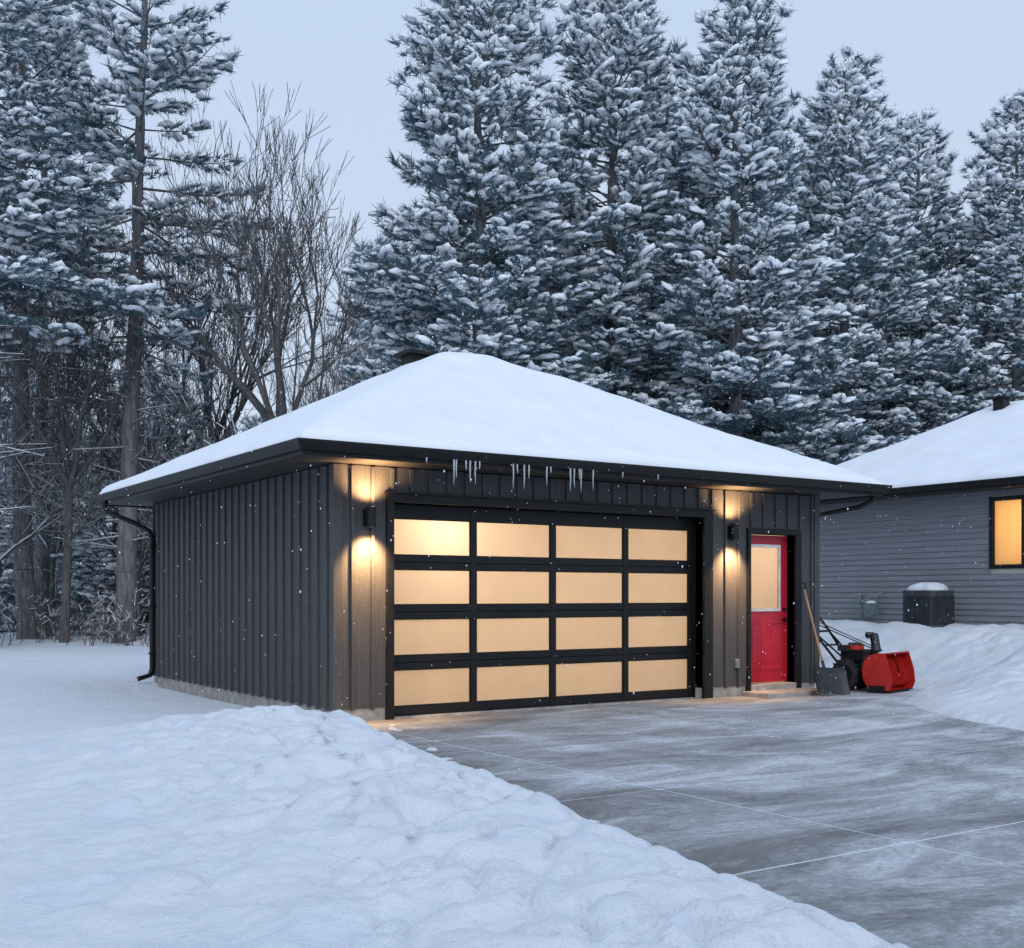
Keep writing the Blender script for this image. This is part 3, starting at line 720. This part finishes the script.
T=[(PA,12.2,16.7,.98,.3),(PB,17.8,17.6,1.05,1.2),(PC,20.1,13.7,.94,2.2),(PA,27.7,15.8,.97,3.1),(PB,33.4,16.9,.95,4.),(PC,34.3,13.6,.93,5.2),
   (PB,19.4,23.7,.86,2.6),(PC,24.9,22.5,.98,.9),(PB,30.8,21,.86,5.),(PC,16.6,28.0,.60,1.),(PA,40,14,.9,1.5),
   (PT,1.9,28.2,1.06,.4),(PT2,4.0,24.1,1.02,0.),(PT,-.6,21.6,.98,2.4),(PT2,3.4,33.4,1.0,2.),(PT,-4.5,27,1.0,1.2)]
for (m,x,y,sc,rz) in T: put(m,'pine_tree',x,y,sc,rz)
for (x,y,sc,rz) in ((8.8,32.5,1.0,.4),(12.3,25.7,.75,2.),(1.,38,1.1,3.),(22.5,19.5,1.,5.),(5.6,31,.9,1.)): put(PS,'young_pine_tree',x,y,sc,rz)
for (m,x,y,sc,rz) in ((BA,7.7,19.8,1.0,.5),(BB,14.4,31.8,.95,2.),(BA,9.3,32.8,1.1,3.),(BB,6.0,30,.95,4.),(BA,-1.6,30,1.,5.),(BA,2.4,25.0,.8,2.),
    (BD,3.2,30.8,1.1,.2),(BD,5.4,27.6,.9,1.3),(BD,9.0,29.4,.9,2.4),(BD,10.7,24.9,.8,3.5),(BD,.6,27,.9,4.4),(BD,6.2,24.6,.72,5.1),(BD,-1.4,24.5,.85,.9)): put(m,'bare_tree',x,y,sc,rz)
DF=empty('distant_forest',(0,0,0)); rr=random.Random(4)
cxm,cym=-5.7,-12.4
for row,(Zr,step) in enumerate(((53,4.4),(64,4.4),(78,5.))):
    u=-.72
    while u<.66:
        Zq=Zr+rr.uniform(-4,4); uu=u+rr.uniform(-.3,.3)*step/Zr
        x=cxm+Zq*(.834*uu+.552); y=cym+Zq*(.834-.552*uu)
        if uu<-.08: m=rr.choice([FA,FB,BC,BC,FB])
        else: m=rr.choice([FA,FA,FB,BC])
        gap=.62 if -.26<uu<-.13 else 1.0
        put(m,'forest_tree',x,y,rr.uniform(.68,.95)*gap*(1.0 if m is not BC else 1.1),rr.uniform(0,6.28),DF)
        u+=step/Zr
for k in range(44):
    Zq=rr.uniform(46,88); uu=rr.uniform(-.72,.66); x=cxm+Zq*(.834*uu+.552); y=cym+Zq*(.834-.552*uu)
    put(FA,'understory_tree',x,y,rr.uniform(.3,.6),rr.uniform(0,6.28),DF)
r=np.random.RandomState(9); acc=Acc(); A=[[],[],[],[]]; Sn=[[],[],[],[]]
for k in range(420):
    Zq=r.uniform(33,60); uu=r.uniform(-.62,.0) if r.rand()<.75 else r.uniform(0,.55); x=cxm+Zq*(.834*uu+.552); y=cym+Zq*(.834-.552*uu)
    z=h1(x,y); hgt=r.uniform(.6,2.6)*(1.3 if Zq>40 else .7)
    for j in range(r.randint(5,10)):
        d=np.array([r.normal(0,.35),r.normal(0,.35),1.]); d/=np.linalg.norm(d); p=np.array([x+r.normal(0,.25),y+r.normal(0,.25),z-.05]); L=hgt/4
        for i in range(4):
            q=p+d*L; A[0].append(p);A[1].append(q);A[2].append(.016*(1-i*.2));A[3].append(.016*(1-(i+1)*.2))
            for b2 in range(2):
                dd=d+r.randn(3)*.6; e=q+dd*L*r.uniform(.3,.8); A[0].append(q);A[1].append(e);A[2].append(.008);A[3].append(.004)
                if r.rand()<.3: o_=np.array([0,0,.012]); Sn[0].append(q+o_);Sn[1].append(e+o_);Sn[2].append(.012);Sn[3].append(.007)
            d=d+r.randn(3)*.2; d/=np.linalg.norm(d); p=q
segs(acc,*A,3,0); segs(acc,*Sn,3,1)
o=bpy.data.objects.new('underbrush',acc.mesh('underbrush',[BRUSH,SNOWT])); COL.objects.link(o)
acc=Acc(); A=[[],[],[],[]]
for k in range(60):
    x=r.uniform(-9,-2.5); y=r.uniform(7,18); z=h1(x,y)
    for j in range(5):
        p=np.array([x+r.normal(0,.06),y+r.normal(0,.06),z-.03]); q=p+np.array([r.normal(0,.06),r.normal(0,.06),r.uniform(.12,.4)]); A[0].append(p);A[1].append(q);A[2].append(.005);A[3].append(.002)
segs(acc,*A,3,0); o=bpy.data.objects.new('dry_grass',acc.mesh('dry_grass',[BRUSH])); COL.objects.link(o)

V1,F1=ico(1); r=np.random.RandomState(77); n=22000
P=np.stack([r.uniform(-9,20,n),r.uniform(-8,14,n),r.uniform(.1,13,n)],1)
dc=np.linalg.norm(P-np.array([[-5.72,-12.4,1.5]]),axis=1)
ok=(dc>6)&~((P[:,0]>-.9)&(P[:,0]<9.1)&(P[:,1]>-.8)&(P[:,1]<8.2)&(P[:,2]<6))&~((P[:,0]>13.3)&(P[:,1]<7.2)&(P[:,2]<6)); P=P[ok]; n=len(P)
sc=(r.uniform(.0022,.005,n))[:,None]*np.stack([np.ones(n),np.ones(n),r.uniform(1,2.2,n)],1)
Rm=np.tile(np.eye(3),(n,1,1)); V,Fc=inst(V1,F1,Rm,P,sc)
o=bpy.data.objects.new('falling_snow',trimesh('falling_snow',V,Fc,None,[SNOWT],np.ones(len(Fc),bool))); COL.objects.link(o)

# ------------------------------------------------------------ world, sun, camera
w=bpy.data.worlds.new('World'); S.world=w; w.use_nodes=True; nt=w.node_tree; bg=nt.nodes['Background']; out=nt.nodes['World Output']
sky=nt.nodes.new('ShaderNodeTexSky'); sky.sky_type='NISHITA'; sky.sun_disc=False; sky.sun_elevation=math.radians(35); sky.sun_rotation=math.radians(200); sky.dust_density=2; sky.ozone_density=2
nt.links.new(sky.outputs[0],bg.inputs[0]); bg.inputs[1].default_value=.02
bg2=nt.nodes.new('ShaderNodeBackground'); tc=nt.nodes.new('ShaderNodeTexCoord'); sp=nt.nodes.new('ShaderNodeSeparateXYZ'); nt.links.new(tc.outputs['Generated'],sp.inputs[0])
cl=nt.nodes.new('ShaderNodeTexNoise'); cl.inputs['Scale'].default_value=1.6; cl.inputs['Detail'].default_value=3; nt.links.new(tc.outputs['Generated'],cl.inputs['Vector'])
ad=nt.nodes.new('ShaderNodeMath'); ad.operation='MULTIPLY_ADD'; nt.links.new(cl.outputs['Fac'],ad.inputs[0]); ad.inputs[1].default_value=.12; nt.links.new(sp.outputs[2],ad.inputs[2])
rp=nt.nodes.new('ShaderNodeValToRGB'); rp.color_ramp.elements[0].position=0; rp.color_ramp.elements[0].color=(.58,.65,.76,1); rp.color_ramp.elements[1].position=.9; rp.color_ramp.elements[1].color=(.50,.64,.86,1)
nt.links.new(ad.outputs[0],rp.inputs[0]); nt.links.new(rp.outputs[0],bg2.inputs[0]); bg2.inputs[1].default_value=1.0
ash=nt.nodes.new('ShaderNodeAddShader'); nt.links.new(bg.outputs[0],ash.inputs[0]); nt.links.new(bg2.outputs[0],ash.inputs[1]); nt.links.new(ash.outputs[0],out.inputs[0])
sun=light('sun','SUN',(0,-20,30),.75,(.93,.96,1.0)); sun.data.angle=math.radians(25); sun.rotation_euler=(math.radians(52),0,math.radians(-25))
cam=bpy.data.cameras.new('camera'); co=bpy.data.objects.new('camera',cam); COL.objects.link(co); S.camera=co
cam.sensor_fit='HORIZONTAL'; cam.sensor_width=36; cam.lens=40.5; cam.shift_y=121/1024; cam.clip_start=.1; cam.clip_end=1500
co.location=(-5.722,-12.404,1.5); co.rotation_euler=(math.radians(90),0,-math.radians(33.5))
